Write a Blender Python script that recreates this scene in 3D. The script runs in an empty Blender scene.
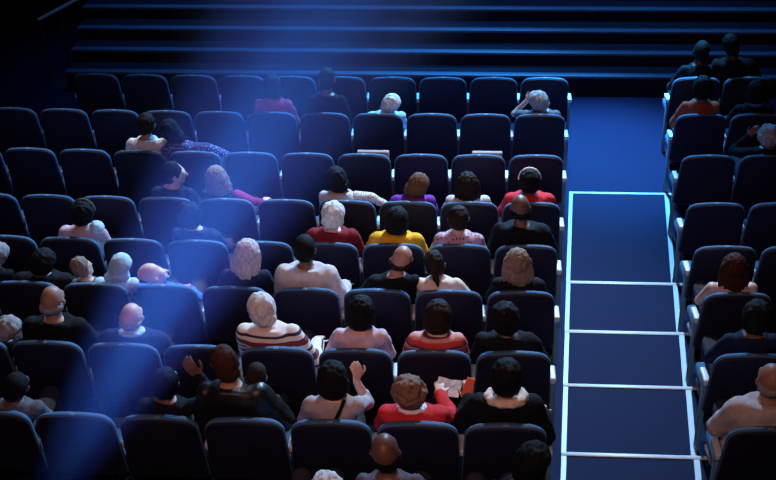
import bpy, bmesh, math, random
import numpy as np
from mathutils import Vector, Matrix, Euler, noise

C = bpy.context.scene
COL = C.collection
R = math.radians
rng = random.Random(7)

# ------------------------------------------------------------------ camera
CAM = np.array([-0.7356, -12.4503, 6.3168])
FPX = 1240.6
CR = np.array([0.99741245, 0.0690394, -0.02004928])
CU = np.array([-0.01809877, 0.51103653, 0.85936843])
CF = np.array([-0.0695762, 0.8567819, -0.51096372])
cd = bpy.data.cameras.new('camera'); cam = bpy.data.objects.new('camera', cd); COL.objects.link(cam)
cd.sensor_width = 36; cd.sensor_fit = 'HORIZONTAL'; cd.lens = FPX / 776 * 36; cd.clip_end = 200
m = Matrix.Identity(4)
for i in range(3):
    m[i][0], m[i][1], m[i][2], m[i][3] = CR[i], CU[i], -CF[i], CAM[i]
cam.matrix_world = m
C.camera = cam

def at(u, v, y):
    """the place seen at a pixel of the photograph, on the upright plane at depth y"""
    d = CF + (u - 388) / FPX * CR + (240 - v) / FPX * CU
    return CAM + d * ((y - CAM[1]) / d[1])

# ------------------------------------------------------------------ world, lights, exposure
C.view_settings.view_transform = 'Standard'; C.view_settings.look = 'None'
C.view_settings.gamma = 1; C.view_settings.exposure = 0.0
w = bpy.data.worlds.new('hall'); C.world = w; w.use_nodes = True
bg = w.node_tree.nodes['Background']; bg.inputs[0].default_value = (.15, .25, .8, 1); bg.inputs[1].default_value = .004

def spot(name, loc, to, power, col, ang, blend=.6, radius=.15):
    l = bpy.data.lights.new(name, 'SPOT'); l.energy = power; l.color = col; l.spot_size = R(ang); l.spot_blend = blend
    l.shadow_soft_size = radius
    o = bpy.data.objects.new(name, l); COL.objects.link(o); o.location = loc
    o.rotation_euler = (Vector(to) - Vector(loc)).to_track_quat('-Z', 'Y').to_euler()
    return o
def area(name, loc, to, power, col, sx, sy, spread=120):
    l = bpy.data.lights.new(name, 'AREA'); l.energy = power; l.color = col; l.shape = 'RECTANGLE'; l.size = sx; l.size_y = sy
    l.spread = R(spread)
    o = bpy.data.objects.new(name, l); COL.objects.link(o); o.location = loc
    o.rotation_euler = (Vector(to) - Vector(loc)).to_track_quat('-Z', 'Y').to_euler()
    return o
spot('house_spot', (0.6, 2.4, 7.5), (-1.15, -3.7, .9), 5000, (.80, .88, 1.0), 46, 1.0, .25)
spot('house_spot_left', (-4.2, 2.4, 7.5), (-4.6, -3.2, .9), 2200, (.82, .86, 1.0), 40, 1.0, .25)
spot('stage_wash', (0.7, 2.6, 6.5), (0.85, 0.1, .1), 12500, (.12, .48, 1.0), 28, 1.0, .3)
area('step_wash', (-1.2, 2.6, 6.2), (-1.2, 2.3, 0), 60, (.08, .36, 1.0), 8.0, .4, 50)
spot('stage_wash_wide', (0.5, 5.0, 6.0), (-1.3, -1.3, .9), 9500, (.05, .42, 1.0), 57, 1.0, .3)
area('balcony_glow', (-1.6, -11.5, 7.5), (-1.2, -4.2, 1.0), 27, (1.0, .52, .42), 2.5, 1.0, 60)
# the projector below the balcony and its beam
PROJ = at(-30, 640, -9.2); BEAM_TO = at(245, 140, -5.2); HAZE = .012
def beam(name, u, v, power, col, ang, blend, y=-5.2): return spot(name, PROJ, at(u, v, y), power, col, ang, blend, .02)
beam('projector_beam', 258, 140, 24000, (.09, .17, 1.0), 20, .9)
beam('projector_streak', 158, 190, 23000, (.05, .24, 1.0), 6.2, .4)
beam('projector_streak_low', 190, 250, 42000, (.03, .27, 1.0), 8.8, .7, -6.5)

# ------------------------------------------------------------------ materials
MATS = {}
def nd(nt, kind, **kw):
    n = nt.nodes.new(kind)
    for k, v in kw.items(): setattr(n, k, v)
    return n
def mat(name, col, rough=.6, var=.15, scale=40, bump=.0, bscale=300, metal=0, stretch=None, spec=.4):
    if name in MATS: return MATS[name]
    mt = bpy.data.materials.new(name); mt.use_nodes = True; nt = mt.node_tree; b = nt.nodes['Principled BSDF']
    tc = nd(nt, 'ShaderNodeTexCoord'); mp = nd(nt, 'ShaderNodeMapping'); nt.links.new(tc.outputs['Object'], mp.inputs[0])
    if stretch: mp.inputs['Scale'].default_value = stretch
    n = nd(nt, 'ShaderNodeTexNoise'); n.inputs['Scale'].default_value = scale; n.inputs['Detail'].default_value = 4
    nt.links.new(mp.outputs[0], n.inputs['Vector'])
    r = nd(nt, 'ShaderNodeValToRGB')
    lo = [max(0, c * (1 - var)) for c in col]; hi = [min(1, c * (1 + var)) for c in col]
    r.color_ramp.elements[0].color = (*lo, 1); r.color_ramp.elements[1].color = (*hi, 1)
    r.color_ramp.elements[0].position = .3; r.color_ramp.elements[1].position = .7
    nt.links.new(n.outputs['Fac'], r.inputs[0]); nt.links.new(r.outputs[0], b.inputs['Base Color'])
    b.inputs['Roughness'].default_value = rough; b.inputs['Metallic'].default_value = metal
    b.inputs['Specular IOR Level'].default_value = spec
    if bump:
        n2 = nd(nt, 'ShaderNodeTexNoise'); n2.inputs['Scale'].default_value = bscale; nt.links.new(mp.outputs[0], n2.inputs['Vector'])
        bp = nd(nt, 'ShaderNodeBump'); bp.inputs['Strength'].default_value = bump; bp.inputs['Distance'].default_value = .01
        nt.links.new(n2.outputs['Fac'], bp.inputs['Height']); nt.links.new(bp.outputs[0], b.inputs['Normal'])
    MATS[name] = mt
    return mt
def stripes(name, bands, axis='Z', size=.1, rough=.8):
    """horizontal knitted bands, repeating every size metres"""
    if name in MATS: return MATS[name]
    mt = bpy.data.materials.new(name); mt.use_nodes = True; nt = mt.node_tree; b = nt.nodes['Principled BSDF']
    tc = nd(nt, 'ShaderNodeTexCoord'); sx = nd(nt, 'ShaderNodeSeparateXYZ'); nt.links.new(tc.outputs['Object'], sx.inputs[0])
    mu = nd(nt, 'ShaderNodeMath', operation='MULTIPLY'); mu.inputs[1].default_value = 1 / size
    nt.links.new(sx.outputs[axis], mu.inputs[0])
    fr = nd(nt, 'ShaderNodeMath', operation='FRACT'); nt.links.new(mu.outputs[0], fr.inputs[0])
    r = nd(nt, 'ShaderNodeValToRGB'); r.color_ramp.interpolation = 'CONSTANT'
    els = r.color_ramp.elements
    for i, (p, c) in enumerate(bands):
        e = els[i] if i < 2 else els.new(p)
        e.position = p; e.color = (*c, 1)
    nt.links.new(fr.outputs[0], r.inputs[0]); nt.links.new(r.outputs[0], b.inputs['Base Color'])
    b.inputs['Roughness'].default_value = rough
    MATS[name] = mt
    return mt
def spots(name, base, dot, scale=28, size=.28):
    if name in MATS: return MATS[name]
    mt = bpy.data.materials.new(name); mt.use_nodes = True; nt = mt.node_tree; b = nt.nodes['Principled BSDF']
    tc = nd(nt, 'ShaderNodeTexCoord'); v = nd(nt, 'ShaderNodeTexVoronoi'); v.inputs['Scale'].default_value = scale
    v.inputs['Randomness'].default_value = .35
    nt.links.new(tc.outputs['Object'], v.inputs['Vector'])
    r = nd(nt, 'ShaderNodeValToRGB'); r.color_ramp.interpolation = 'CONSTANT'
    r.color_ramp.elements[0].color = (*dot, 1); r.color_ramp.elements[1].color = (*base, 1); r.color_ramp.elements[1].position = size
    nt.links.new(v.outputs['Distance'], r.inputs[0]); nt.links.new(r.outputs[0], b.inputs['Base Color'])
    b.inputs['Roughness'].default_value = .85
    MATS[name] = mt
    return mt

M_carpet = mat('blue_carpet', (.0070, .0105, .043), .8, .12, 60, .3, 400, spec=.1)
M_wall = mat('black_wall', (.012, .012, .016), .9, .2, 8)
M_stage = mat('dark_step_carpet', (.012, .014, .028), .95, .2, 30, .2, 300, spec=.1)
M_edge = mat('pale_blue_edging', (.05, .11, .19), .5, .05, 20)
M_line = mat('white_edging', (.55, .60, .61), .45, .04, 30)
M_fabric = mat('navy_upholstery', (.060, .140, .25), .85, .15, 90, .25, 500, spec=.25)
M_shell = mat('dark_seat_shell', (.013, .013, .036), .6, .15, 40, .05, 200, spec=.2)
M_arm = mat('pale_armrest', (.62, .74, .76), .4, .04, 30)
M_panel = mat('light_blue_panel', (.12, .30, .40), .45, .06, 20)
M_metal = mat('dark_steel', (.05, .055, .07), .45, .1, 20, metal=.6)
M_plate = mat('white_plate', (.34, .38, .42), .4, .03, 20)
M_tan = mat('tan_board', (.34, .26, .21), .8, .12, 20, .1, 120)

# ------------------------------------------------------------------ object helpers
def link(name, me, m, parent=None):
    o = bpy.data.objects.new(name, me); COL.objects.link(o)
    if m and not me.materials: me.materials.append(m)
    if parent: o.parent = parent
    return o
def tag(o, label=None, cat=None, group=None, kind=None):
    for k, v in (('label', label), ('category', cat), ('group', group), ('kind', kind)):
        if v: o[k] = v
    return o
def empty(name, loc=(0, 0, 0), rz=0):
    o = bpy.data.objects.new(name, None); o.empty_display_size = .1; COL.objects.link(o)
    o.location = loc; o.rotation_euler = (0, 0, rz)
    return o
def mesh(name, vs, fs, smooth=False):
    me = bpy.data.meshes.new(name); me.from_pydata([tuple(v) for v in vs], [], fs); me.update()
    if smooth: me.polygons.foreach_set('use_smooth', [True] * len(me.polygons))
    return me
def box_geo(lo, hi):
    x0, y0, z0 = lo; x1, y1, z1 = hi
    v = [(x0, y0, z0), (x1, y0, z0), (x1, y1, z0), (x0, y1, z0), (x0, y0, z1), (x1, y0, z1), (x1, y1, z1), (x0, y1, z1)]
    f = [(0, 3, 2, 1), (4, 5, 6, 7), (0, 1, 5, 4), (1, 2, 6, 5), (2, 3, 7, 6), (3, 0, 4, 7)]
    return v, f
def bevel_mesh(name, geos, wd=.01, seg=2):
    bm = bmesh.new()
    for v, f in geos:
        vs = [bm.verts.new(p) for p in v]
        for q in f: bm.faces.new([vs[i] for i in q])
    if wd: bmesh.ops.bevel(bm, geom=bm.edges[:], offset=wd, segments=seg, profile=.6, affect='EDGES', clamp_overlap=True)
    me = bpy.data.meshes.new(name); bm.to_mesh(me); bm.free()
    me.polygons.foreach_set('use_smooth', [wd > 0] * len(me.polygons))
    return me
def structure(name, me, m):
    o = link(name, me, m); o['kind'] = 'structure'; return o

# ------------------------------------------------------------------ the hall
ROW_Y = [0, -.931, -1.848, -2.778, -3.667, -4.545, -5.474, -6.38, -7.28]
TIER = [0, 0, 0, 0, .09, .209, .316, .415, .52]
EDGE = [-2.70, -3.665, -4.56, -5.50, -6.42]          # front edges of the raised tiers
XO = [.265, .18, .113, .04, -.033, -.098, -.176, -.245, -.31]
AISLE = 1.075; PIT = .55; CV = .00426
XL, XR = -8.6, 5.2
def row_y(r, x): return ROW_Y[r] + CV * (x + 2.5) ** 2
def lx(y): return .333 + .0725 * y
def rx(y): return 1.34 + .085 * y

prof = [(7, -.3), (7, 0)]
z = 0
for e, t in zip(EDGE, TIER[4:]): prof += [(e, z), (e, t)]; z = t
prof += [(-9.2, z), (-9.2, -.3)]
vs = [(XL, y, zz) for y, zz in prof] + [(XR, y, zz) for y, zz in prof]; n = len(prof)
fs = [tuple(range(n)), tuple(range(2 * n - 1, n - 1, -1))] + [(i, n + i, n + (i + 1) % n, (i + 1) % n) for i in range(n)]
structure('floor', mesh('floor', vs, fs), M_carpet)
structure('wall_left', bevel_mesh('w', [box_geo((XL - .2, -9.2, -.3), (XL, 7, 8.5))], 0), M_wall)
structure('wall_right', bevel_mesh('w', [box_geo((XR, -9.2, -.3), (XR + .2, 7, 8.5))], 0), M_wall)
structure('wall_front', bevel_mesh('w', [box_geo((XL - .2, 7, -.3), (XR + .2, 7.2, 8.5))], 0), M_wall)

# the white edging of the aisle: cross strips and the two long border lines
def strip(n, geos): structure('trim_%d' % n, bevel_mesh('trim', geos, .004, 1), M_line)
strip(1, [box_geo((lx(-.8) - .02, -.835, 0), (rx(-.8) + .06, -.795, .006))])
for i, (e, t) in enumerate(zip(EDGE[:4], TIER[4:8])):
    strip(2 + i, [box_geo((lx(e) - .02, e - .034, t), (rx(e) + .075, e + .008, t + .007))])
def border(n, fx, wd):
    bm = bmesh.new()
    ys = [-.80]
    segs = [(-.80, EDGE[0], 0)] + [(EDGE[i], EDGE[i + 1], TIER[4 + i]) for i in range(4)]
    for y1, y0, t in segs:
        y0 += .01 if y0 > -6.4 else 0
        v = [bm.verts.new(p) for p in ((fx(y0) - wd, y0, t + .004), (fx(y0) + wd, y0, t + .004), (fx(y1) + wd, y1, t + .004), (fx(y1) - wd, y1, t + .004))]
        u = [bm.verts.new((p.co.x, p.co.y, t)) for p in v]
        bm.faces.new(v)
        for k in range(4): bm.faces.new((v[k], u[k], u[(k + 1) % 4], v[(k + 1) % 4]))
        bm.faces.new(u[::-1])
    me = bpy.data.meshes.new('trim'); bm.to_mesh(me); bm.free()
    structure('trim_%d' % n, me, mat('pale_teal_edging', (.34, .50, .56), .45, .05, 30))
border(6, lx, .018); border(7, rx, .021)

# the broad steps up to the stage, each with a pale edge
st = tag(empty('stage_staircase', (0, 1.7, 0)), 'broad dark stage steps with thin blue-lit edges across the top of the hall', 'stairs')
SY = [1.70, 2.04, 2.38, 2.72, 3.06]; SZ = [.25, .41, .57, .73, .89]
for i in range(5):
    s = link('step', bevel_mesh('step', [box_geo((-5.9, SY[i] - 1.7, 0), (XR - .02, (SY[i + 1] if i < 4 else 6.98) - 1.7, SZ[i]))], 0), M_stage, st)
    link('edge_strip', bevel_mesh('edge_strip', [box_geo((-5.9, SY[i] - 1.705, SZ[i] - .03), (XR - .02, SY[i] - 1.60, SZ[i] + .006))], .004, 1), M_edge, s)
def tube_geo(pts, r, nseg=10):
    pts = [np.array(p, float) for p in pts]; V = []; Fc = []
    for i, p in enumerate(pts):
        t = pts[min(i + 1, len(pts) - 1)] - pts[max(i - 1, 0)]; t /= np.linalg.norm(t)
        a = np.cross(t, [0, 0, 1.]) if abs(t[2]) < .9 else np.cross(t, [1., 0, 0]); a /= np.linalg.norm(a); b = np.cross(t, a)
        for k in range(nseg):
            q = 2 * math.pi * k / nseg; V.append(p + r * (math.cos(q) * a + math.sin(q) * b))
    for i in range(len(pts) - 1):
        for k in range(nseg):
            k2 = (k + 1) % nseg; Fc.append((i * nseg + k, (i + 1) * nseg + k, (i + 1) * nseg + k2, i * nseg + k2))
    Fc.append(tuple(range(nseg))); Fc.append(tuple(range((len(pts) - 1) * nseg, len(pts) * nseg))[::-1])
    return V, Fc
h0 = Vector(at(38, 20, 1.8)); h1 = Vector(at(80, -2, 2.8)); h0b = h0
hr = tag(empty('handrail', (h0.x, h0.y, 0)), 'thin grey handrail rising at the far left of the stage steps', 'handrail')
q0 = Vector((0, 0, h0.z)); q1 = Vector((h1.x - h0.x, h1.y - h0.y, h1.z))
link('rail', bevel_mesh('rail', [tube_geo([q0, q1], .022)], 0), mat('grey_rail', (.30, .30, .30), .5, .08), hr)
for t in (.04, .5, .96):
    q = q0.lerp(q1, t); link('post', bevel_mesh('post', [tube_geo([(q.x, q.y, 0), tuple(q)], .016)], 0), M_metal, hr)

# ------------------------------------------------------------------ theatre seats
def rrect(w0, w1, z0, z1, r, n=6, arch=.0):
    """outline of a seat back seen from behind: narrower foot, rounded top, slightly arched"""
    pts = []
    def corner(cx, cz, a0, rr):
        for k in range(n + 1):
            a = R(a0 + 90 * k / n); pts.append((cx + rr * math.cos(a), cz + rr * math.sin(a)))
    rb = r * .5
    corner(w1 - r, z1 - r, 0, r)
    for k in range(1, 6):
        t = k / 6; x = (w1 - r) * (1 - 2 * t); pts.append((x, z1 + arch * (1 - (2 * t - 1) ** 2)))
    corner(-w1 + r, z1 - r, 90, r)
    corner(-w0 + rb, z0 + rb, 180, rb); corner(w0 - rb, z0 + rb, 270, rb)
    return pts
def slab(outline, layers, recline):
    """layers: (y, inset) from the rear face to the front face; outline in x,z; recline(y,z) -> y,z"""
    zc = sum(p[1] for p in outline) / len(outline); V = []; Fc = []; n = len(outline)
    hw = max(p[0] for p in outline); hh = (max(p[1] for p in outline) - min(p[1] for p in outline)) / 2
    for y, ins in layers:
        for x, z in outline:
            V.append((x * (1 - ins / hw), y + recline(z), zc + (z - zc) * (1 - ins / hh)))
    for i in range(len(layers) - 1):
        for k in range(n):
            k2 = (k + 1) % n; Fc.append((i * n + k, i * n + k2, (i + 1) * n + k2, (i + 1) * n + k))
    Fc.append(tuple(range(n))[::-1]); Fc.append(tuple(range((len(layers) - 1) * n, len(layers) * n)))
    return V, Fc
rec = lambda z: .20 * (.95 - z)
bo = rrect(.273, .258, .36, .950, .105, 8, .010)
me_back = mesh('backrest', *slab(bo, [(-.028, .03), (-.032, .012), (-.024, .002), (-.010, 0), (.010, .006), (.034, .022), (.055, .055)], rec), True)
so = rrect(.266, .249, .375, .938, .098, 8, .010)
me_shell = mesh('back_shell', *slab(so, [(-.046, .02), (-.044, .006), (-.036, 0), (-.02, 0)], rec), True)
cu = [box_geo((-.235, .13, .36), (.235, .60, .455))]
me_cush = bevel_mesh('seat_cushion', cu, .035, 3)
me_pan = bevel_mesh('seat_pan', [box_geo((-.22, .15, .335), (.22, .58, .365))], .01, 2)
me_ped = bevel_mesh('pedestal', [box_geo((-.05, .24, .02), (.05, .36, .34)), box_geo((-.14, .20, 0), (.14, .42, .025))], .006, 1)
me_arm = bevel_mesh('armrest', [box_geo((-.024, .08, .61), (.024, .25, .66))], .012, 2)
me_std = bevel_mesh('arm_support', [box_geo((-.014, .12, 0), (.014, .30, .62))], .005, 1)
me_end = bevel_mesh('end_panel', [box_geo((-.016, .10, 0), (.016, .17, .615))], .008, 2)
pz = .956
me_plate = bevel_mesh('number_plate', [box_geo((-.020, -.026, pz - .03), (.020, -.004, pz + .003))], .002, 1)
PARTS = [('backrest', me_back, M_fabric), ('back_shell', me_shell, M_shell), ('seat_cushion', me_cush, M_fabric),
         ('seat_pan', me_pan, M_shell), ('pedestal', me_ped, M_metal), ('number_plate', me_plate, M_plate)]
for _, me, mm in PARTS: me.materials.append(mm)
for me, mm in ((me_arm, M_arm), (me_std, M_metal), (me_end, M_panel)): me.materials.append(mm)
ORD = ['first', 'second', 'third', 'fourth', 'fifth', 'sixth', 'seventh', 'eighth', 'ninth', 'tenth', 'eleventh', 'twelfth', 'thirteenth', 'fourteenth']
SEATS = {}
def seat_x(r, k, side):
    return XO[r] - (k + .5) * PIT if side == 'left' else XO[r] + AISLE + (k + .5) * PIT
def make_seat(r, k, side):
    x = seat_x(r, k, side); y = row_y(r, x)
    root = empty('theatre_seat', (x, y, TIER[r]), math.atan(2 * CV * (x + 2.5)))
    for nm, me, _ in PARTS: link(nm, me, None, root)
    sides = []
    if side == 'left': sides = [(1, k == 0)] + ([(-1, False)] if (r == 0 and k == 9) else [])
    else: sides = [(-1, k == 0)]
    for s, endp in sides:
        eo = 0 if not endp else (.012 if side == 'left' else .014)
        a = link('armrest', me_arm, None, root); a.location.x = s * PIT / 2 + eo
        p = link('end_panel' if endp else 'arm_support', me_end if endp else me_std, None, root)
        p.location.x = s * PIT / 2 + eo
        if not endp: p.parent = a; p.location.x = 0
    SEATS[(r, k, side)] = root
COUNT = {}
for r in range(8):
    k = 0
    while k < (10 if r == 0 else 14):
        x = seat_x(r, k, 'left')
        q = np.array([x + .27, row_y(r, x), TIER[r] + .7]) - CAM
        if 388 + FPX * (q @ CR) / (q @ CF) < -4: break
        make_seat(r, k, 'left'); k += 1
    k = 0
    while True:
        x = seat_x(r, k, 'right')
        q = np.array([x - .27, row_y(r, x), TIER[r] + .9]) - CAM
        if 388 + FPX * (q @ CR) / (q @ CF) > 774: break
        make_seat(r, k, 'right'); k += 1
OCC = set()

# ------------------------------------------------------------------ people
def cap(p0, p1, r0, r1, n=12, sq=None):
    """closed tapered capsule"""
    p0 = np.array(p0, float); p1 = np.array(p1, float); t = p1 - p0; L = np.linalg.norm(t) + 1e-9; t = t / L
    a = np.cross(t, [0, 0, 1.]) if abs(t[2]) < .9 else np.cross(t, [1., 0, 0]); a /= np.linalg.norm(a); b = np.cross(t, a)
    rings = [(-90 + 15, p0, r0), (-50, p0, r0), (-25, p0, r0), (0, p0, r0), (0, p1, r1), (25, p1, r1), (50, p1, r1), (75, p1, r1)]
    V = []; Fc = []
    for an, c, r in rings:
        for k in range(n):
            q = 2 * math.pi * k / n
            V.append(c + t * r * math.sin(R(an)) + r * math.cos(R(an)) * (math.cos(q) * a + math.sin(q) * b))
    m_ = len(rings)
    for i in range(m_ - 1):
        for k in range(n):
            k2 = (k + 1) % n; Fc.append((i * n + k, i * n + k2, (i + 1) * n + k2, (i + 1) * n + k))
    Fc.append(tuple(range(n))[::-1]); Fc.append(tuple(range((m_ - 1) * n, m_ * n)))
    return np.array(V), Fc
def ell(c, rad, rot=(0, 0, 0), n=16, mrings=10):
    V = []; Fc = []; Rm = np.array(Euler([R(a) for a in rot]).to_matrix())
    for i in range(mrings + 1):
        th = math.pi * (i + .35) / (mrings + .7)
        for k in range(n):
            q = 2 * math.pi * k / n
            V.append(Rm @ np.array([rad[0] * math.sin(th) * math.cos(q), rad[1] * math.sin(th) * math.sin(q), rad[2] * math.cos(th)]) + np.array(c, float))
    for i in range(mrings):
        for k in range(n):
            k2 = (k + 1) % n; Fc.append((i * n + k, (i + 1) * n + k, (i + 1) * n + k2, i * n + k2))
    Fc.append(tuple(range(n))); Fc.append(tuple(range(mrings * n, (mrings + 1) * n))[::-1])
    return np.array(V), Fc
def torso(rings, inflate=0.0, n=20):
    V = []; Fc = []
    for (x, y, z, a, b) in rings:
        for k in range(n):
            q = 2 * math.pi * k / n; cx, cy = math.cos(q), math.sin(q)
            cx = math.copysign(abs(cx) ** .8, cx); cy = math.copysign(abs(cy) ** .8, cy)
            V.append((x + (a + inflate) * cx, y + (b + inflate) * cy, z))
    m_ = len(rings)
    for i in range(m_ - 1):
        for k in range(n):
            k2 = (k + 1) % n; Fc.append((i * n + k, i * n + k2, (i + 1) * n + k2, (i + 1) * n + k))
    Fc.append(tuple(range(n))[::-1]); Fc.append(tuple(range((m_ - 1) * n, m_ * n)))
    return np.array(V), Fc
def fuse(name, geos, voxel, smooth=5, m=None, disp=None):
    """melt overlapping closed shapes into one continuous skin"""
    V = []; Fc = []; o = 0
    for v, f in geos:
        V += [tuple(p) for p in v]; Fc += [tuple(i + o for i in q) for q in f]; o += len(v)
    me = mesh(name, V, Fc); ob = bpy.data.objects.new(name, me); COL.objects.link(ob)
    md = ob.modifiers.new('r', 'REMESH'); md.mode = 'VOXEL'; md.voxel_size = voxel
    if smooth:
        s = ob.modifiers.new('s', 'SMOOTH'); s.factor = .5; s.iterations = smooth
    dg = bpy.context.evaluated_depsgraph_get()
    out = bpy.data.meshes.new_from_object(ob.evaluated_get(dg)); out.name = name
    bpy.data.objects.remove(ob); bpy.data.meshes.remove(me)
    if disp:
        co = np.empty(len(out.vertices) * 3); out.vertices.foreach_get('co', co); co = co.reshape(-1, 3)
        no = np.empty(len(out.vertices) * 3); out.vertices.foreach_get('normal', no); no = no.reshape(-1, 3)
        amt, sc = disp
        d = np.array([noise.noise(Vector((p[0] * sc[0], p[1] * sc[1], p[2] * sc[2]))) for p in co])
        co += no * (d * amt)[:, None]; out.vertices.foreach_set('co', co.ravel()); out.update()
    out.polygons.foreach_set('use_smooth', [True] * len(out.polygons))
    if m: out.materials.append(m)
    return out

NECK = np.array([0, .195, 1.10])
HC = np.array([0, .212, 1.200])
def rotm(p, y, r): return np.array(Euler((R(p), R(r), R(y)), 'XYZ').to_matrix())
def turned(geo, Rm):
    v, f = geo; return (np.array(v) - NECK) @ Rm.T * 1.07 + NECK, f
def head_geo(Rm, fem=False):
    g = [ell(HC + (0, -.012, .022), (.074, .094, .098)), ell(HC + (0, .028, -.045), (.056, .066, .074)),
         ell(HC + (0, .05, .01), (.066, .045, .06)),                                             # brow and cheeks
         cap(HC + (0, .092, .006), HC + (0, .112, -.03), .010, .014),                            # nose
         cap(HC + (-.02, .078, -.062), HC + (.02, .078, -.062), .011, .011),                     # mouth
         ell(HC + (0, .07, -.098), (.026, .022, .018)),                                          # chin
         cap(HC + (-.045, .072, .032), HC + (.045, .072, .032), .013, .013)]                     # brow ridge
    for s in (-1, 1): g.append(ell(HC + (s * .076, -.006, -.012), (.010, .019, .032), (0, s * 12, s * -20)))
    return [turned(q, Rm) for q in g]
def hand_geo(wr, d, n, s, sc=1.0, curl=30):
    """palm, four bent fingers of unequal length and a thumb leaving the side of the palm"""
    wr = np.array(wr, float); d = np.array(d, float); d /= np.linalg.norm(d)
    n = np.array(n, float); n -= d * (n @ d); n /= np.linalg.norm(n); a = np.cross(d, n) * s
    g = []
    P = lambda f, l, u=0: wr + sc * (d * f + a * l + n * u)
    for l in (-.028, -.009, .010, .029): g.append(cap(P(.0, l * .6), P(.085, l), .014 * sc, .0115 * sc, 8))
    for l, L in ((-.031, .062), (-.0105, .078), (.0105, .084), (.032, .074)):
        b = P(.088, l); c1 = R(curl * .6); c2 = R(curl * 1.6)
        d1 = d * math.cos(c1) - n * math.sin(c1); d2 = d * math.cos(c2) - n * math.sin(c2)
        mid = b + sc * d1 * L * .5; g.append(cap(b, mid, .0098 * sc, .009 * sc, 8)); g.append(cap(mid, mid + sc * d2 * L * .5, .009 * sc, .0078 * sc, 8))
    b = P(.025, .034, -.004); k1 = P(.062, .062, -.014); k2 = P(.092, .066, -.026)
    g += [cap(P(.01, .01), b, .016 * sc, .014 * sc, 8), cap(b, k1, .0125 * sc, .0105 * sc, 8), cap(k1, k2, .0105 * sc, .009 * sc, 8)]
    return g
RINGS = [(0, .27, .46, .12, .08), (0, .27, .50, .170, .115), (0, .265, .58, .165, .112), (0, .245, .70, .142, .10), (0, .22, .82, .152, .105),
         (0, .20, .92, .165, .105), (0, .185, .99, .165, .09), (0, .18, 1.035, .125, .07), (0, .18, 1.065, .075, .058), (0, .18, 1.075, .05, .045)]
ARMS = {  # elbow, wrist, hand direction, hand normal (right side; mirrored for the left)
    'lap': ((.25, .30, .72), (.10, .50, .63), (-.6, .75, -.2), (.1, .2, 1)),
    'rest': ((.275, .16, .745), (.265, .42, .715), (0, 1, -.15), (0, 0, 1)),
    'hold': ((.24, .34, .76), (.07, .50, .84), (-.5, .6, .5), (.2, -1, .4)),
    'face': ((.30, .40, .86), (.14, .36, 1.10), (-.35, -.2, 1), (.5, -.5, 0)),
    'up': ((.34, .26, 1.02), (.20, .28, 1.22), (-.5, -.1, 1), (.3, -1, 0)),
    'behind': ((.36, .12, 1.02), (.22, .10, 1.20), (-.9, .05, .3), (0, -1, .3)),
    'across': ((.33, .24, .90), (.48, .34, .985), (1, .1, .05), (0, -.2, 1)),
    'drape': ((.31, .17, 1.00), (.45, .22, .86), (.6, .3, -.8), (.5, 0, .5)),
    'reach': ((.29, .20, .90), (.37, .30, .82), (.3, 1, -.1), (0, 0, 1)),
    'chin': ((.23, .42, .80), (.15, .40, 1.02), (-.1, -.1, 1), (.6, -.8, 0)),
    'front': ((.25, .36, .78), (.17, .54, .83), (-.1, 1, .2), (0, -.3, 1)),
}
def arm_geo(s, spec, infl=0, sleeve=None):
    el, wr, hd, hn = ARMS[spec] if isinstance(spec, str) else spec
    f = np.array([s, 1, 1.]); sh = np.array([.172, .185, .985]) * f; el = np.array(el) * f; wr = np.array(wr) * f
    g = []
    if sleeve in (None, 'long', 'mid'):
        e2 = wr if sleeve != 'mid' else el + (wr - el) * .35
        g += [cap(sh, el, .056 + infl, .043 + infl), cap(el, e2, .043 + infl, (.029 if sleeve != 'mid' else .038) + infl)]
    elif sleeve == 'short':
        g += [cap(sh, sh + (el - sh) * .6, .056 + infl, .050 + infl)]
    return g, wr, np.array(hd) * f, np.array(hn) * f
def leg_geo(s, infl=0):
    return [cap((s * .088, .30, .535), (s * .105, .72, .525), .082 + infl, .058 + infl), cap((s * .105, .72, .515), (s * .105, .74, .13), .055 + infl, .038 + infl)]
def foot_geo(s): return [cap((s * .105, .73, .05), (s * .11, .90, .035), .042, .034)]
TROUSERS = {}
def trousers_mesh(mm):
    if mm.name not in TROUSERS:
        g = [torso([(0, .27, .45, .12, .09), (0, .27, .50, .172, .118), (0, .265, .60, .165, .112), (0, .26, .64, .15, .10)], .012)]
        for s in (-1, 1): g += leg_geo(s, .011)
        TROUSERS[mm.name] = fuse('trousers', g, .016, 3, mm)
    return TROUSERS[mm.name]
me_eye = mesh('eye', *ell((0, 0, 0), (.011, .011, .011)), True); me_eye.materials.append(mat('eye_white', (.7, .7, .68), .2, .02))
me_iris = mesh('iris', *ell((0, .0085, 0), (.0055, .004, .0055)), True); me_iris.materials.append(mat('eye_dark', (.03, .02, .015), .2, .02))

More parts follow.
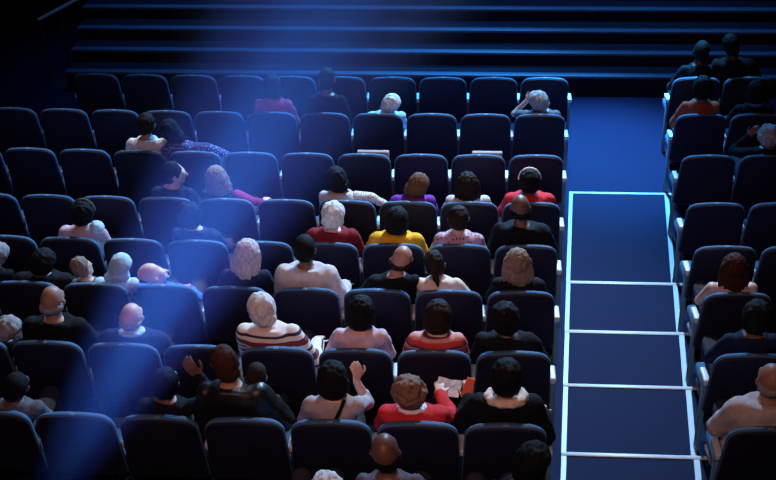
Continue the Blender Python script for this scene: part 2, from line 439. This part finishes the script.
def hair_geo(style):
    h = HC; g = []; dsp = (.008, (45, 45, 14))
    if style == 'bald': return None, None
    if style in ('short', 'grey_short'):
        g = [ell(h + (0, -.020, .030), (.083, .098, .100)), ell(h + (0, -.040, -.02), (.078, .070, .075))]
    elif style == 'crop':
        g = [ell(h + (0, -.018, .028), (.079, .096, .100)), ell(h + (0, -.040, -.018), (.074, .066, .068))]; dsp = (.002, (80, 80, 80))
    elif style == 'fringe':   # a ring of hair round a bald crown
        g = [ell(h + (0, -.040, -.022), (.083, .070, .050)), ell(h + (0, -.020, -.005), (.081, .045, .035))]
    elif style == 'round':
        g = [ell(h + (0, -.024, .028), (.096, .106, .106)), ell(h + (0, -.050, -.03), (.090, .075, .080))]; dsp = (.010, (38, 38, 16))
    elif style == 'curly':
        g = [ell(h + (0, -.024, .022), (.095, .102, .104)), ell(h + (0, -.050, -.035), (.085, .070, .080))]; dsp = None
        r2 = random.Random(3)
        for i in range(150):
            q = r2.uniform(0, 6.283); zz = r2.uniform(-.75, 1); rr = math.sqrt(max(0, 1 - zz * zz))
            p = np.array([.096 * rr * math.cos(q), .102 * rr * math.sin(q) - .026, .104 * zz + .018])
            if p[1] > .045 and p[2] < .06: continue
            g.append(ell(h + p, [r2.uniform(.014, .022)] * 3, n=8, mrings=5))
    elif style == 'bob':
        g = [ell(h + (0, -.022, .028), (.092, .104, .106)), ell(h + (0, -.045, -.05), (.096, .072, .085)),
             cap(h + (-.07, -.01, -.03), h + (-.075, -.005, -.10), .030, .024), cap(h + (.07, -.01, -.03), h + (.075, -.005, -.10), .030, .024)]
    elif style == 'long':
        g = [ell(h + (0, -.022, .026), (.090, .104, .106))]
        for i in range(7):
            x = -.085 + .17 * i / 6; yb = -.075 + .05 * abs(x / .085) ** 2
            g += [cap(h + (x * .75, yb + .01, .03), h + (x * 1.0, yb - .015, -.11), .036, .034),
                  cap(h + (x * 1.0, yb - .015, -.11), h + (x * 1.15 + .008 * math.sin(i * 7), yb - .02, -.215 - .02 * math.cos(i * 5)), .034, .014)]
        dsp = (.011, (60, 60, 7))
    elif style == 'tail':
        g = [ell(h + (0, -.020, .028), (.082, .100, .103)), ell(h + (0, -.045, -.02), (.076, .066, .070)),
             cap(h + (0, -.105, .01), h + (0, -.128, -.08), .030, .026), cap(h + (0, -.128, -.08), h + (0, -.12, -.17), .026, .010)]
    elif style == 'bun':
        g = [ell(h + (0, -.020, .028), (.084, .100, .104)), ell(h + (0, -.045, -.02), (.078, .068, .072)), ell(h + (0, -.11, .05), (.045, .038, .042))]
    elif style == 'hood':
        g = [ell(h + (0, -.020, .022), (.095, .108, .115)), ell(h + (0, -.045, -.07), (.095, .08, .09)), cap(h + (-.05, -.05, -.1), h + (.05, -.05, -.1), .06, .06)]
        dsp = (.003, (30, 30, 30))
    return g, dsp
EX = {}
DEBUG = 0
NP = 0
def person(r, u, v, side, label, skin, hair, top, arms=('lap', 'lap'), turn=(0, 0, 0), scale=1.0, sleeve='long', fine=False, face=False,
           topname='shirt', collar=None, dy=0, bulk=0, seat=None, fwd=.0, legs=None, band=None, yoke=None, cr=1.0, sleeve_mat=None, strap=False):
    """someone seated in row r (0 = nearest the stage) whose head shows at pixel u, v of the photograph"""
    global NP; NP += 1
    yh = row_y(r, at(u, v, ROW_Y[r])[0]) + .2 + fwd
    w_ = at(u, v, yh)
    if seat is None:
        ks = (XO[r] - w_[0]) / PIT - .5 if side == 'left' else (w_[0] - XO[r] - AISLE) / PIT - .5
        seat = max(0, round(ks))
    OCC.add((r, seat, side))
    sx = seat_x(r, seat, side); sy = row_y(r, sx)
    root = empty('person', (sx, sy, TIER[r]), math.atan(2 * CV * (sx + 2.5)))
    tag(root, label, 'person', 'audience')
    dx = w_[0] - sx; dz = w_[2] - TIER[r] - (1.207 * scale + (.46 * (1 - scale))); dz = max(-.30, min(.16, dz))
    Rm = rotm(*turn); wid = .97 if bulk > .022 else (.92 if bulk else .86)
    def bend(vv):
        vv = np.array(vv); out = vv.copy(); q = np.clip((vv[:, 2] - .55) / .65, 0, 1.1)
        up = vv[:, 2] > .44
        out[:, 0] = np.where(up & (vv[:, 2] < 1.06), out[:, 0] * wid, out[:, 0])
        out[:, 0] += dx * q; out[:, 1] += fwd * q + dy; out[:, 2] += np.where(up, dz * q, 0)
        if scale != 1:
            o3 = np.array([0, .2, .46]); out = (out - o3) * scale + o3
        return out
    def fin(geos): return [(bend(vv), f) for vv, f in geos]
    vox = .0062 if fine else .010
    # body, one continuous skin
    g = [torso(RINGS), cap((0, .185, 1.03), NECK + Rm @ np.array([0, .012, .03]), .056, .053)] + head_geo(Rm)
    for s, sp in ((-1, arms[0]), (1, arms[1])):
        ag, wr, hd, hn = arm_geo(s, sp); g += ag + hand_geo(wr, hd, hn, s, 1.0)
        g += leg_geo(s) + foot_geo(s)
        EX[(label, s)] = (root, wr, hd)
    link('body', fuse('body', fin(g), vox, 4 if not fine else 5, skin), None, root)
    # top
    rr = [(x, y, z, a + bulk, b + bulk * .6) for x, y, z, a, b in RINGS[1:9]]
    if yoke: rr = [q for q in rr if q[2] < yoke]
    g = [torso(rr, .013)]
    for s, sp in ((-1, arms[0]), (1, arms[1])):
        if sleeve_mat and s == 1:
            link('sleeve', fuse('sleeve', fin(arm_geo(s, sp, .013 + bulk * .5, sleeve)[0]), .012, 3, sleeve_mat, (.006, (14, 14, 20))), None, root)
        elif sleeve != 'none': g += arm_geo(s, sp, .011 + bulk * .5, sleeve)[0]
    link(topname, fuse(topname, fin(g), .012, 3, top, (.009, (11, 11, 16))), None, root)
    if strap:
        pts = [(.075, .13, 1.075), (.055, .075, 1.02), (.025, .062, .96), (-.01, .06, .90), (-.06, .075, .82), (-.11, .10, .72)]
        g = [cap(np.array(a) + (0, -.012, .012), np.array(b) + (0, -.012, .0), .013, .013, 8) for a, b in zip(pts, pts[1:])]
        link('strap', fuse('strap', fin(g), .006, 1, T_black), None, root)
    if collar:
        g = []
        for i in range(10):
            a0, a1 = 2 * math.pi * i / 10, 2 * math.pi * (i + 1) / 10
            pr = lambda a: np.array([.078 * cr * math.cos(a), .185 + .066 * cr * math.sin(a), 1.075 - .015 * cr - .015 * math.sin(a)])
            g.append(cap(pr(a0), pr(a1), .024 * cr, .024 * cr * (1 + .25 * math.cos(a0)), 8))
        link('collar', fuse('collar', fin(g), .009, 2, collar, (.004, (40, 40, 40))), None, root)
    link('trousers', trousers_mesh(legs or mat('dark_trousers', (.03, .032, .05), .9)), None, root)
    style, hm = hair
    hg, dsp = hair_geo(style)
    if hg: link('hair' if style != 'hood' else 'hood', fuse('hair', fin([turned(q, Rm) for q in hg]), .009, 2, hm, dsp), None, root)
    if band:
        g = []
        for i in range(12):
            a0, a1 = math.pi * i / 12, math.pi * (i + 1) / 12
            pr = lambda a: HC + np.array([.090 * math.cos(a), -.01, .028 + .106 * math.sin(a)])
            g.append(cap(pr(a0), pr(a1), .011, .011, 8))
        link('headband', fuse('headband', fin([turned(q, Rm) for q in g]), .006, 1, band), None, root)
    if face:
        for s in (-1, 1):
            p = bend(((HC + (s * .031, .086, .010)) - NECK)[None] @ Rm.T + NECK)[0]
            e = link('eye', me_eye, None, root); e.location = p; e.rotation_euler = Matrix(Rm.tolist()).to_euler()
            link('iris', me_iris, None, e)
    if DEBUG: print('PP', r, seat, side, round(dx, 2), round(dz, 2), label[:50])
    return root, bend

S_pale = mat('pale_skin', (.66, .42, .34), .5, .06, 30)
S_mid = mat('tan_skin', (.40, .22, .155), .5, .06, 30)
S_brown = mat('brown_skin', (.16, .080, .058), .45, .08, 30)
S_dark = mat('deep_brown_skin', (.06, .032, .024), .45, .08, 30)
def hm(name, c, r=.7): return mat(name, c, r, .45, 25, .5, 50, stretch=(6, 6, 1), spec=.15)
H_black = hm('black_hair', (.006, .0055, .007)); H_dark = hm('dark_brown_hair', (.018, .011, .009)); H_brown = hm('brown_hair', (.13, .065, .035))
H_auburn = hm('auburn_hair', (.055, .022, .014)); H_grey = hm('grey_hair', (.33, .32, .33)); H_white = hm('white_hair', (.75, .72, .68)); H_blonde = hm('ash_blonde_hair', (.56, .50, .46))
H_dblonde = hm('dark_blonde_hair', (.24, .18, .13))
H_curl = hm('curly_brown_hair', (.22, .12, .08))
def cl(name, c, r=.85, v=.14): return mat(name, c, r, v, 14, .6, 22, spec=.15, stretch=(1.6, 1, .8))
T_black = cl('black_cloth', (.0055, .0055, .008)); T_leather = mat('black_leather', (.009, .009, .010), .38, .2, 20, .3, 90, spec=.5)
T_navy = cl('navy_cloth', (.012, .017, .05)); T_white = cl('white_cloth', (.90, .82, .80)); T_red = cl('red_cloth', (.60, .03, .035))
T_dred = cl('dark_red_cloth', (.20, .015, .02)); T_yellow = cl('yellow_cloth', (.80, .42, .02)); T_pink = cl('pale_pink_cloth', (.64, .46, .52))
T_tan = cl('tan_cloth', (.56, .50, .49)); T_rust = cl('rust_cloth', (.30, .06, .03)); T_purple = cl('purple_cloth', (.17, .03, .30)); T_plum = cl('rose_cloth', (.45, .06, .14))
T_cream = cl('cream_cloth', (.72, .58, .46)); T_blue = cl('blue_cloth', (.06, .16, .45)); T_pale = cl('pale_blue_cloth', (.45, .66, .80)); T_grey = cl('grey_cloth', (.12, .12, .14))
T_magenta = cl('magenta_cloth', (.28, .02, .10)); T_peach = cl('taupe_cloth', (.42, .36, .36))
T_dots = spots('dotted_cloth', (.03, .04, .14), (.6, .4, .6), 45, .30)
T_floral = spots('patterned_cloth', (.55, .32, .36), (.10, .05, .06), 32, .30)
T_leop = spots('spotted_scarf', (.72, .62, .55), (.12, .08, .06), 45, .30)
T_stripe = stripes('striped_knit', [(0, (.80, .68, .60)), (.12, (.025, .02, .04)), (.18, (.24, .035, .035)), (.40, (.025, .02, .04)), (.46, (.80, .68, .60)), (.70, (.025, .02, .04)), (.84, (.80, .70, .66))], 'Z', .125)
T_ystripe = stripes('red_striped_knit', [(0, (.62, .04, .04)), (.5, (.70, .30, .26)), (.78, (.10, .02, .03))], 'Z', .09)

L = 'left'; RT = 'right'
PEOPLE = [
 # row nearest the stage
 (0, 702, 52, RT, 'person with short dark hair in front row right of aisle, dark clothes, slim', S_dark, ('crop', H_black), T_black, {'seat': 0}),
 (0, 732, 46, RT, 'broad person in dark jacket in front row at far right, tallest head there', S_dark, ('short', H_black), T_black, {'bulk': .04, 'seat': 1}),
 # second row
 (1, 272, 86, L, 'person in rose-red top with dark hair, second row from the stage', S_mid, ('bob', H_dark), T_plum, {'sleeve': 'short'}),
 (1, 327, 80, L, 'person in dark clothes sitting tall, second row, right of the rose-red top', S_brown, ('crop', H_black), T_black, {}),
 (1, 389, 102, L, 'person with white hair slumped low, second row from the stage', S_pale, ('round', H_white), T_pale, {'turn': (15, 0, 10)}),
 (1, 543, 100, L, 'person with grey hair leaning head on hand in aisle-end second row seat', S_pale, ('round', H_grey), T_grey, {'turn': (5, 10, -20), 'arms': ('face', 'lap'), 'sleeve': 'short'}),
 (1, 703, 88, RT, 'person with black hair in rust-red shirt, second row right of aisle', S_brown, ('round', H_black), T_rust, {}),
 (1, 757, 92, RT, 'person in dark clothes with pale collar, far right of second row', S_brown, ('bob', H_black), T_black, {'collar': T_blue}),
 # third row
 (2, 146, 125, L, 'person with dark hair in white shirt at left of third row', S_mid, ('short', H_dark), T_white, {}),
 (2, 172, 131, L, 'person in dark dotted clothes with arm raised, just right of the white shirt', S_mid, ('bob', H_black), T_dots, {'arms': ('lap', 'drape'), 'bulk': .02}),
 (2, 770, 136, RT, 'person with curly grey hair at right edge of photo, third row', S_brown, ('curly', H_grey), T_black, {'arms': ('face', 'lap')}),
 # fourth row
 (3, 172, 174, L, 'person seen in profile facing right in blue clothes, fourth row, at left', S_pale, ('short', H_black), T_navy, {'turn': (0, -70, 0), 'face': True}),
 (3, 217, 178, L, 'person with long greyish brown hair and magenta sleeve reaching right, fourth row', S_pale, ('long', H_dblonde), T_navy, {'arms': ('lap', 'reach'), 'sleeve_mat': T_magenta}),
 (3, 337, 179, L, 'person with black hair and spotted cream sleeve, in front of the white-haired person', S_mid, ('bob', H_black), T_tan, {'arms': ('lap', 'drape'), 'sleeve_mat': T_leop}),
 (3, 415, 184, L, 'person with brown hair tilting head, purple top, fourth row', S_pale, ('bob', H_brown), T_purple, {'turn': (0, -20, 14)}),
 (3, 468, 184, L, 'person with long dark brown hair, fourth row, right of the purple top', S_mid, ('long', H_dark), T_tan, {}),
 (3, 530, 181, L, 'person in red top with white headband over black hair, fourth row', S_brown, ('round', H_black), T_red, {'band': T_white, 'bulk': .02}),
 # fifth row
 (4, 83, 213, L, 'person with black hair and grey headband in pink top, fifth row at left', S_pale, ('round', H_black), T_pink, {'band': T_grey}),
 (4, 104, 234, L, 'small child in pale blue hood beside the pink top at left', S_pale, ('hood', T_pale), T_pale, {'scale': .7}),
 (4, 190, 215, L, 'person with black hair sitting in the blue beam, fifth row', S_mid, ('round', H_black), T_navy, {}),
 (4, 333, 215, L, 'person with short white hair in dark red jacket, fifth row', S_pale, ('round', H_white), T_dred, {'bulk': .02}),
 (4, 397, 220, L, 'person with black hair in bright yellow top', S_brown, ('bob', H_black), T_yellow, {'bulk': .02}),
 (4, 459, 219, L, 'person with dark brown hair in patterned pink top, right of the yellow top', S_pale, ('short', H_dark), T_floral, {}),
 (4, 521, 209, L, 'bald-crowned person in black clothes, fifth row seat by the aisle', S_brown, ('fringe', H_black), T_black, {'bulk': .035}),
 # sixth row
 (5, -5, 256, L, 'person with grey hair cut off by left edge of photo, sixth row', S_pale, ('round', H_grey), T_black, {'seat': 8}),
 (5, 43, 262, L, 'person with big dark hair and black clothes, sixth row far left', S_brown, ('round', H_black), T_black, {'bulk': .03}),
 (5, 76, 270, L, 'small child with ash hair in grey top, sixth row at left', S_pale, ('short', H_dblonde), T_grey, {'scale': .78, 'turn': (0, -25, 0)}),
 (5, 122, 268, L, 'person with pale hood and shawl in the blue beam, sixth row', S_pale, ('hood', T_pale), T_pale, {'scale': .9}),
 (5, 153, 274, L, 'bald person in profile looking right, sixth row in the blue beam', S_pale, ('bald', None), T_blue, {'turn': (10, -55, 0), 'face': True}),
 (5, 247, 254, L, 'person with long ash-blonde hair in dark clothes, at edge of blue beam', S_pale, ('long', H_blonde), T_navy, {'turn': (0, -15, 0)}),
 (5, 305, 250, L, 'person with black hair in broad tan shirt, sixth row', S_brown, ('crop', H_black), T_tan, {'bulk': .035, 'arms': ('lap', 'rest')}),
 (5, 401, 260, L, 'bald person in black clothes behind the yellow top', S_mid, ('fringe', H_dark), T_black, {}),
 (5, 434, 265, L, 'person with dark ponytail in cream top behind the patterned pink top', S_mid, ('tail', H_dark), T_cream, {'scale': .92}),
 (5, 518, 263, L, 'person with long dark blonde hair in black clothes, sixth row near the aisle', S_pale, ('long', H_dblonde), T_black, {}),
 (5, 735, 268, RT, 'person with long brown hair and bare shoulders, right of aisle', S_pale, ('long', H_auburn), T_peach, {'sleeve': 'none', 'yoke': .95}),
 # seventh row
 (6, 8, 338, L, 'person with grey hair at left edge of photo, seventh row', S_pale, ('round', H_grey), T_black, {}),
 (6, 52, 302, L, 'person with thinning grey crown in black clothes, seventh row at left', S_mid, ('fringe', H_grey), T_black, {'bulk': .03}),
 (6, 131, 318, L, 'bald person in navy jacket in the blue beam, seventh row', S_pale, ('fringe', H_grey), T_navy, {'bulk': .03, 'collar': T_pale}),
 (6, 263, 309, L, 'person with short white hair in striped knit jumper', S_pale, ('round', H_white), T_stripe, {'bulk': .025, 'arms': ('lap', 'rest')}),
 (6, 361, 312, L, 'person with dark bobbed hair in pale pink shirt, seventh row', S_pale, ('bob', H_black), T_pink, {}),
 (6, 438, 316, L, 'person with dark bobbed hair in red banded top, seventh row', S_pale, ('bob', H_dark), T_ystripe, {'sleeve': 'short'}),
 (6, 506, 318, L, 'person all in black, seventh row seat nearest the aisle', S_dark, ('round', H_black), T_black, {'bulk': .02}),
 (6, 757, 317, RT, 'person with black hair and navy collar, right of aisle near photo edge', S_brown, ('round', H_black), T_navy, {}),
 # eighth row
 (7, 15, 388, L, 'person in grey clothes at bottom left of photo with dark hair', S_brown, ('crop', H_black), T_grey, {}),
 (7, 165, 384, L, 'person in dark clothes raising a hand, left of the black leather jacket', S_brown, ('short', H_black), T_black, {'arms': ('lap', 'up'), 'fine': True}),
 (7, 226, 364, L, 'person with short auburn hair in black leather jacket, eighth row', S_mid, ('short', H_auburn), T_leather, {'bulk': .035, 'topname': 'jacket', 'arms': ('rest', 'lap'), 'turn': (0, 15, 0)}),
 (7, 258, 377, L, 'smaller person with dark hair close beside the black leather jacket', S_mid, ('crop', H_dark), T_leather, {'scale': .82, 'bulk': .02, 'topname': 'jacket', 'collar': T_pale, 'seat': 3, 'fwd': .12}),
 (7, 333, 379, L, 'person with straight black hair in taupe top with dark strap, hand raised', S_pale, ('bob', H_black), T_peach, {'arms': ('lap', 'chin'), 'fine': True, 'strap': True, 'sleeve': 'mid'}),
 (7, 410, 392, L, 'person with curly brown hair in bright red top with white collar', S_pale, ('curly', H_curl), T_red, {'collar': T_white, 'bulk': .02, 'arms': ('lap', 'front'), 'fine': True}),
 (7, 507, 377, L, 'person with black hair and cream scarf in black jacket holding a phone', S_mid, ('round', H_black), T_black, {'collar': T_cream, 'bulk': .03, 'topname': 'jacket', 'arms': ('phone', 'rest'), 'fine': True, 'cr': 1.45}),
 (7, 772, 382, RT, 'bald person in tan shirt, right of aisle at photo edge', S_mid, ('fringe', H_grey), T_tan, {'bulk': .045}),
 # the row nearest the camera, heads only
 (8, 386, 454, L, 'bald person in pale grey top at bottom centre of photo', S_brown, ('fringe', H_black), T_grey, {}),
 (8, 325, 488, L, 'person with white hair just peeping in at bottom edge of photo', S_pale, ('round', H_white), T_grey, {}),
 (8, 531, 462, L, 'person in black with black hair at bottom near the aisle', S_dark, ('round', H_black), T_black, {}),
]
ARMS['phone'] = ((.28, .30, .74), (.24, .44, .80), (.0, .7, .6), (0, -.8, .6))
BENDS = {}
for row, u, v, side, label, skin, hair, top, kw in PEOPLE:
    BENDS[label] = person(row, u, v, side, label, skin, hair, top, **kw)

# seats of the nearest row that carry someone
for (r, k, side) in sorted(OCC):
    if (r, k, side) not in SEATS: make_seat(r, k, side)
ROWN = ['row nearest the stage', 'second row from the stage', 'third row from the stage', 'fourth row from the stage', 'fifth row from the stage', 'sixth row from the stage', 'seventh row from the stage', 'eighth row from the stage', 'row nearest the camera']
for (r, k, side), root in SEATS.items():
    st_ = 'occupied' if (r, k, side) in OCC else 'empty'
    where = ('at the aisle end, %s block' % side) if k == 0 else ('%s %s of the aisle' % (ORD[k], side))
    tag(root, '%s navy seat %s, %s' % (st_, where, ROWN[r]), 'seat', 'navy theatre seats in rows')

# ------------------------------------------------------------------ small things
def place(label, s, off):
    """where the hand of a person is, in the hall"""
    root, wr, hd = EX[(label, s)]
    hd = hd / np.linalg.norm(hd); p = BENDS[label][1]((wr + hd * off)[None])[0]
    bpy.context.view_layer.update()
    return root.matrix_world @ Vector(p)
lab = [p[4] for p in PEOPLE if 'holding a phone' in p[4]][0]
p = place(lab, -1, .11)
ph = tag(empty('phone', p + Vector((0, -.018, .0))), 'orange-red phone held up in the hand of the black jacket', 'phone')
a = link('case', bevel_mesh('case', [box_geo((-.030, -.005, -.060), (.030, .005, .060))], .004, 2), mat('orange_case', (.75, .12, .05), .4, .05), ph)
b = link('screen', bevel_mesh('screen', [box_geo((-.026, .005, -.053), (.026, .0062, .053))], 0), mat('dark_glass', (.01, .01, .012), .1, .02), ph)
ph.rotation_euler = (R(-50), 0, R(-28))
lab = [p[4] for p in PEOPLE if 'bright red top' in p[4]][0]
p = place(lab, 1, .13)
pg = tag(empty('programme', p + Vector((.07, -.05, -.025))), 'pale folded programme held by the person in bright red top', 'programme')
V = []; Fc = []
for i in range(9):
    t = i / 8; x = -.085 + .17 * t; zz = .018 * math.sin(abs(t - .5) * 3.1) + .004
    V += [(x, -.065, zz), (x, .065, zz), (x, -.065, zz - .004), (x, .065, zz - .004)]
for i in range(8):
    o = 4 * i; Fc += [(o, o + 4, o + 5, o + 1), (o + 2, o + 3, o + 7, o + 6), (o, o + 2, o + 6, o + 4), (o + 1, o + 5, o + 7, o + 3)]
Fc += [(0, 1, 3, 2), (32, 34, 35, 33)]
link('pages', mesh('pages', V, Fc), mat('printed_paper', (.55, .53, .55), .6, .5, 18), pg); pg.rotation_euler = (R(25), 0, R(-15))
# a tan board on top of two seats of the third row
for (u, v, w2, lb) in ((373, 157, .31, 'flat tan booster cushion above third-row seat back, left one of the two'), (487, 158, .29, 'flat tan booster cushion above third-row seat back, the one nearer the aisle')):
    y = row_y(2, at(u, v, ROW_Y[2])[0]) + .085
    q = at(u, v, y)
    o = tag(empty('booster_cushion', (q[0], y, TIER[2] + .455)), lb, 'cushion', 'tan boosters on third-row seats')
    hgt = q[2] - TIER[2] - .455 + .055
    link('cover', bevel_mesh('cover', [box_geo((-w2 / 2, -.005, 0), (w2 / 2, .05, hgt))], .012, 2), M_tan, o)

# ------------------------------------------------------------------ haze in the projector beam
ax = (Vector(BEAM_TO) - Vector(PROJ)).normalized()
HL = 9.0
V = []; Fc = []; n = 32
HR = .195
for d in (.5, 3.0, 6.0, HL):
    rr = .05 + HR * d
    for k in range(n):
        q = 2 * math.pi * k / n; V.append((rr * math.cos(q), rr * math.sin(q), d))
for i in range(3):
    for k in range(n):
        k2 = (k + 1) % n; Fc.append((i * n + k, i * n + k2, (i + 1) * n + k2, (i + 1) * n + k))
Fc += [tuple(range(n))[::-1], tuple(range(3 * n, 4 * n))]
o = link('haze', mesh('haze', V, Fc), None); o.location = PROJ; o.rotation_euler = ax.to_track_quat('Z', 'Y').to_euler()
tag(o, 'thin blue haze lit by the projector beam over the left seats', 'haze', None, 'stuff')
mt = bpy.data.materials.new('haze'); mt.use_nodes = True; nt = mt.node_tree; nt.nodes.clear()
out = nd(nt, 'ShaderNodeOutputMaterial'); vs_ = nd(nt, 'ShaderNodeVolumeScatter'); vs_.inputs['Color'].default_value = (.8, .85, 1, 1)
tc = nd(nt, 'ShaderNodeTexCoord'); sp_ = nd(nt, 'ShaderNodeSeparateXYZ'); nt.links.new(tc.outputs['Object'], sp_.inputs[0])
mr = nd(nt, 'ShaderNodeMapRange', interpolation_type='SMOOTHSTEP')
for k, vv in ((1, .6), (2, 3.0), (3, .0), (4, HAZE)): mr.inputs[k].default_value = vv
nt.links.new(sp_.outputs['Z'], mr.inputs[0])
# thins out away from the middle of the cloud
def mth(op, a, b):
    q = nd(nt, 'ShaderNodeMath', operation=op)
    for i, x in enumerate((a, b)):
        if x is None: continue
        if isinstance(x, (int, float)): q.inputs[i].default_value = x
        else: nt.links.new(x, q.inputs[i])
    return q.outputs[0]
rad = mth('SQRT', mth('ADD', mth('MULTIPLY', sp_.outputs['X'], sp_.outputs['X']), mth('MULTIPLY', sp_.outputs['Y'], sp_.outputs['Y'])), None)
rel = mth('DIVIDE', rad, mth('MULTIPLY', sp_.outputs['Z'], HR))
m2 = nd(nt, 'ShaderNodeMapRange', interpolation_type='SMOOTHSTEP')
for k, vv in ((1, .55), (2, 1.0), (3, 1.0), (4, 0.0)): m2.inputs[k].default_value = vv
nt.links.new(rel, m2.inputs[0])
m3 = nd(nt, 'ShaderNodeMapRange', interpolation_type='SMOOTHSTEP')
for k, vv in ((1, 3.2), (2, 7.0), (3, 1.0), (4, 0.38)): m3.inputs[k].default_value = vv
nt.links.new(sp_.outputs['Z'], m3.inputs[0])
nt.links.new(mth('MULTIPLY', mth('MULTIPLY', mr.outputs[0], m2.outputs[0]), m3.outputs[0]), vs_.inputs['Density'])
vs_.inputs['Anisotropy'].default_value = .0
nt.links.new(vs_.outputs[0], out.inputs['Volume']); o.data.materials.append(mt)
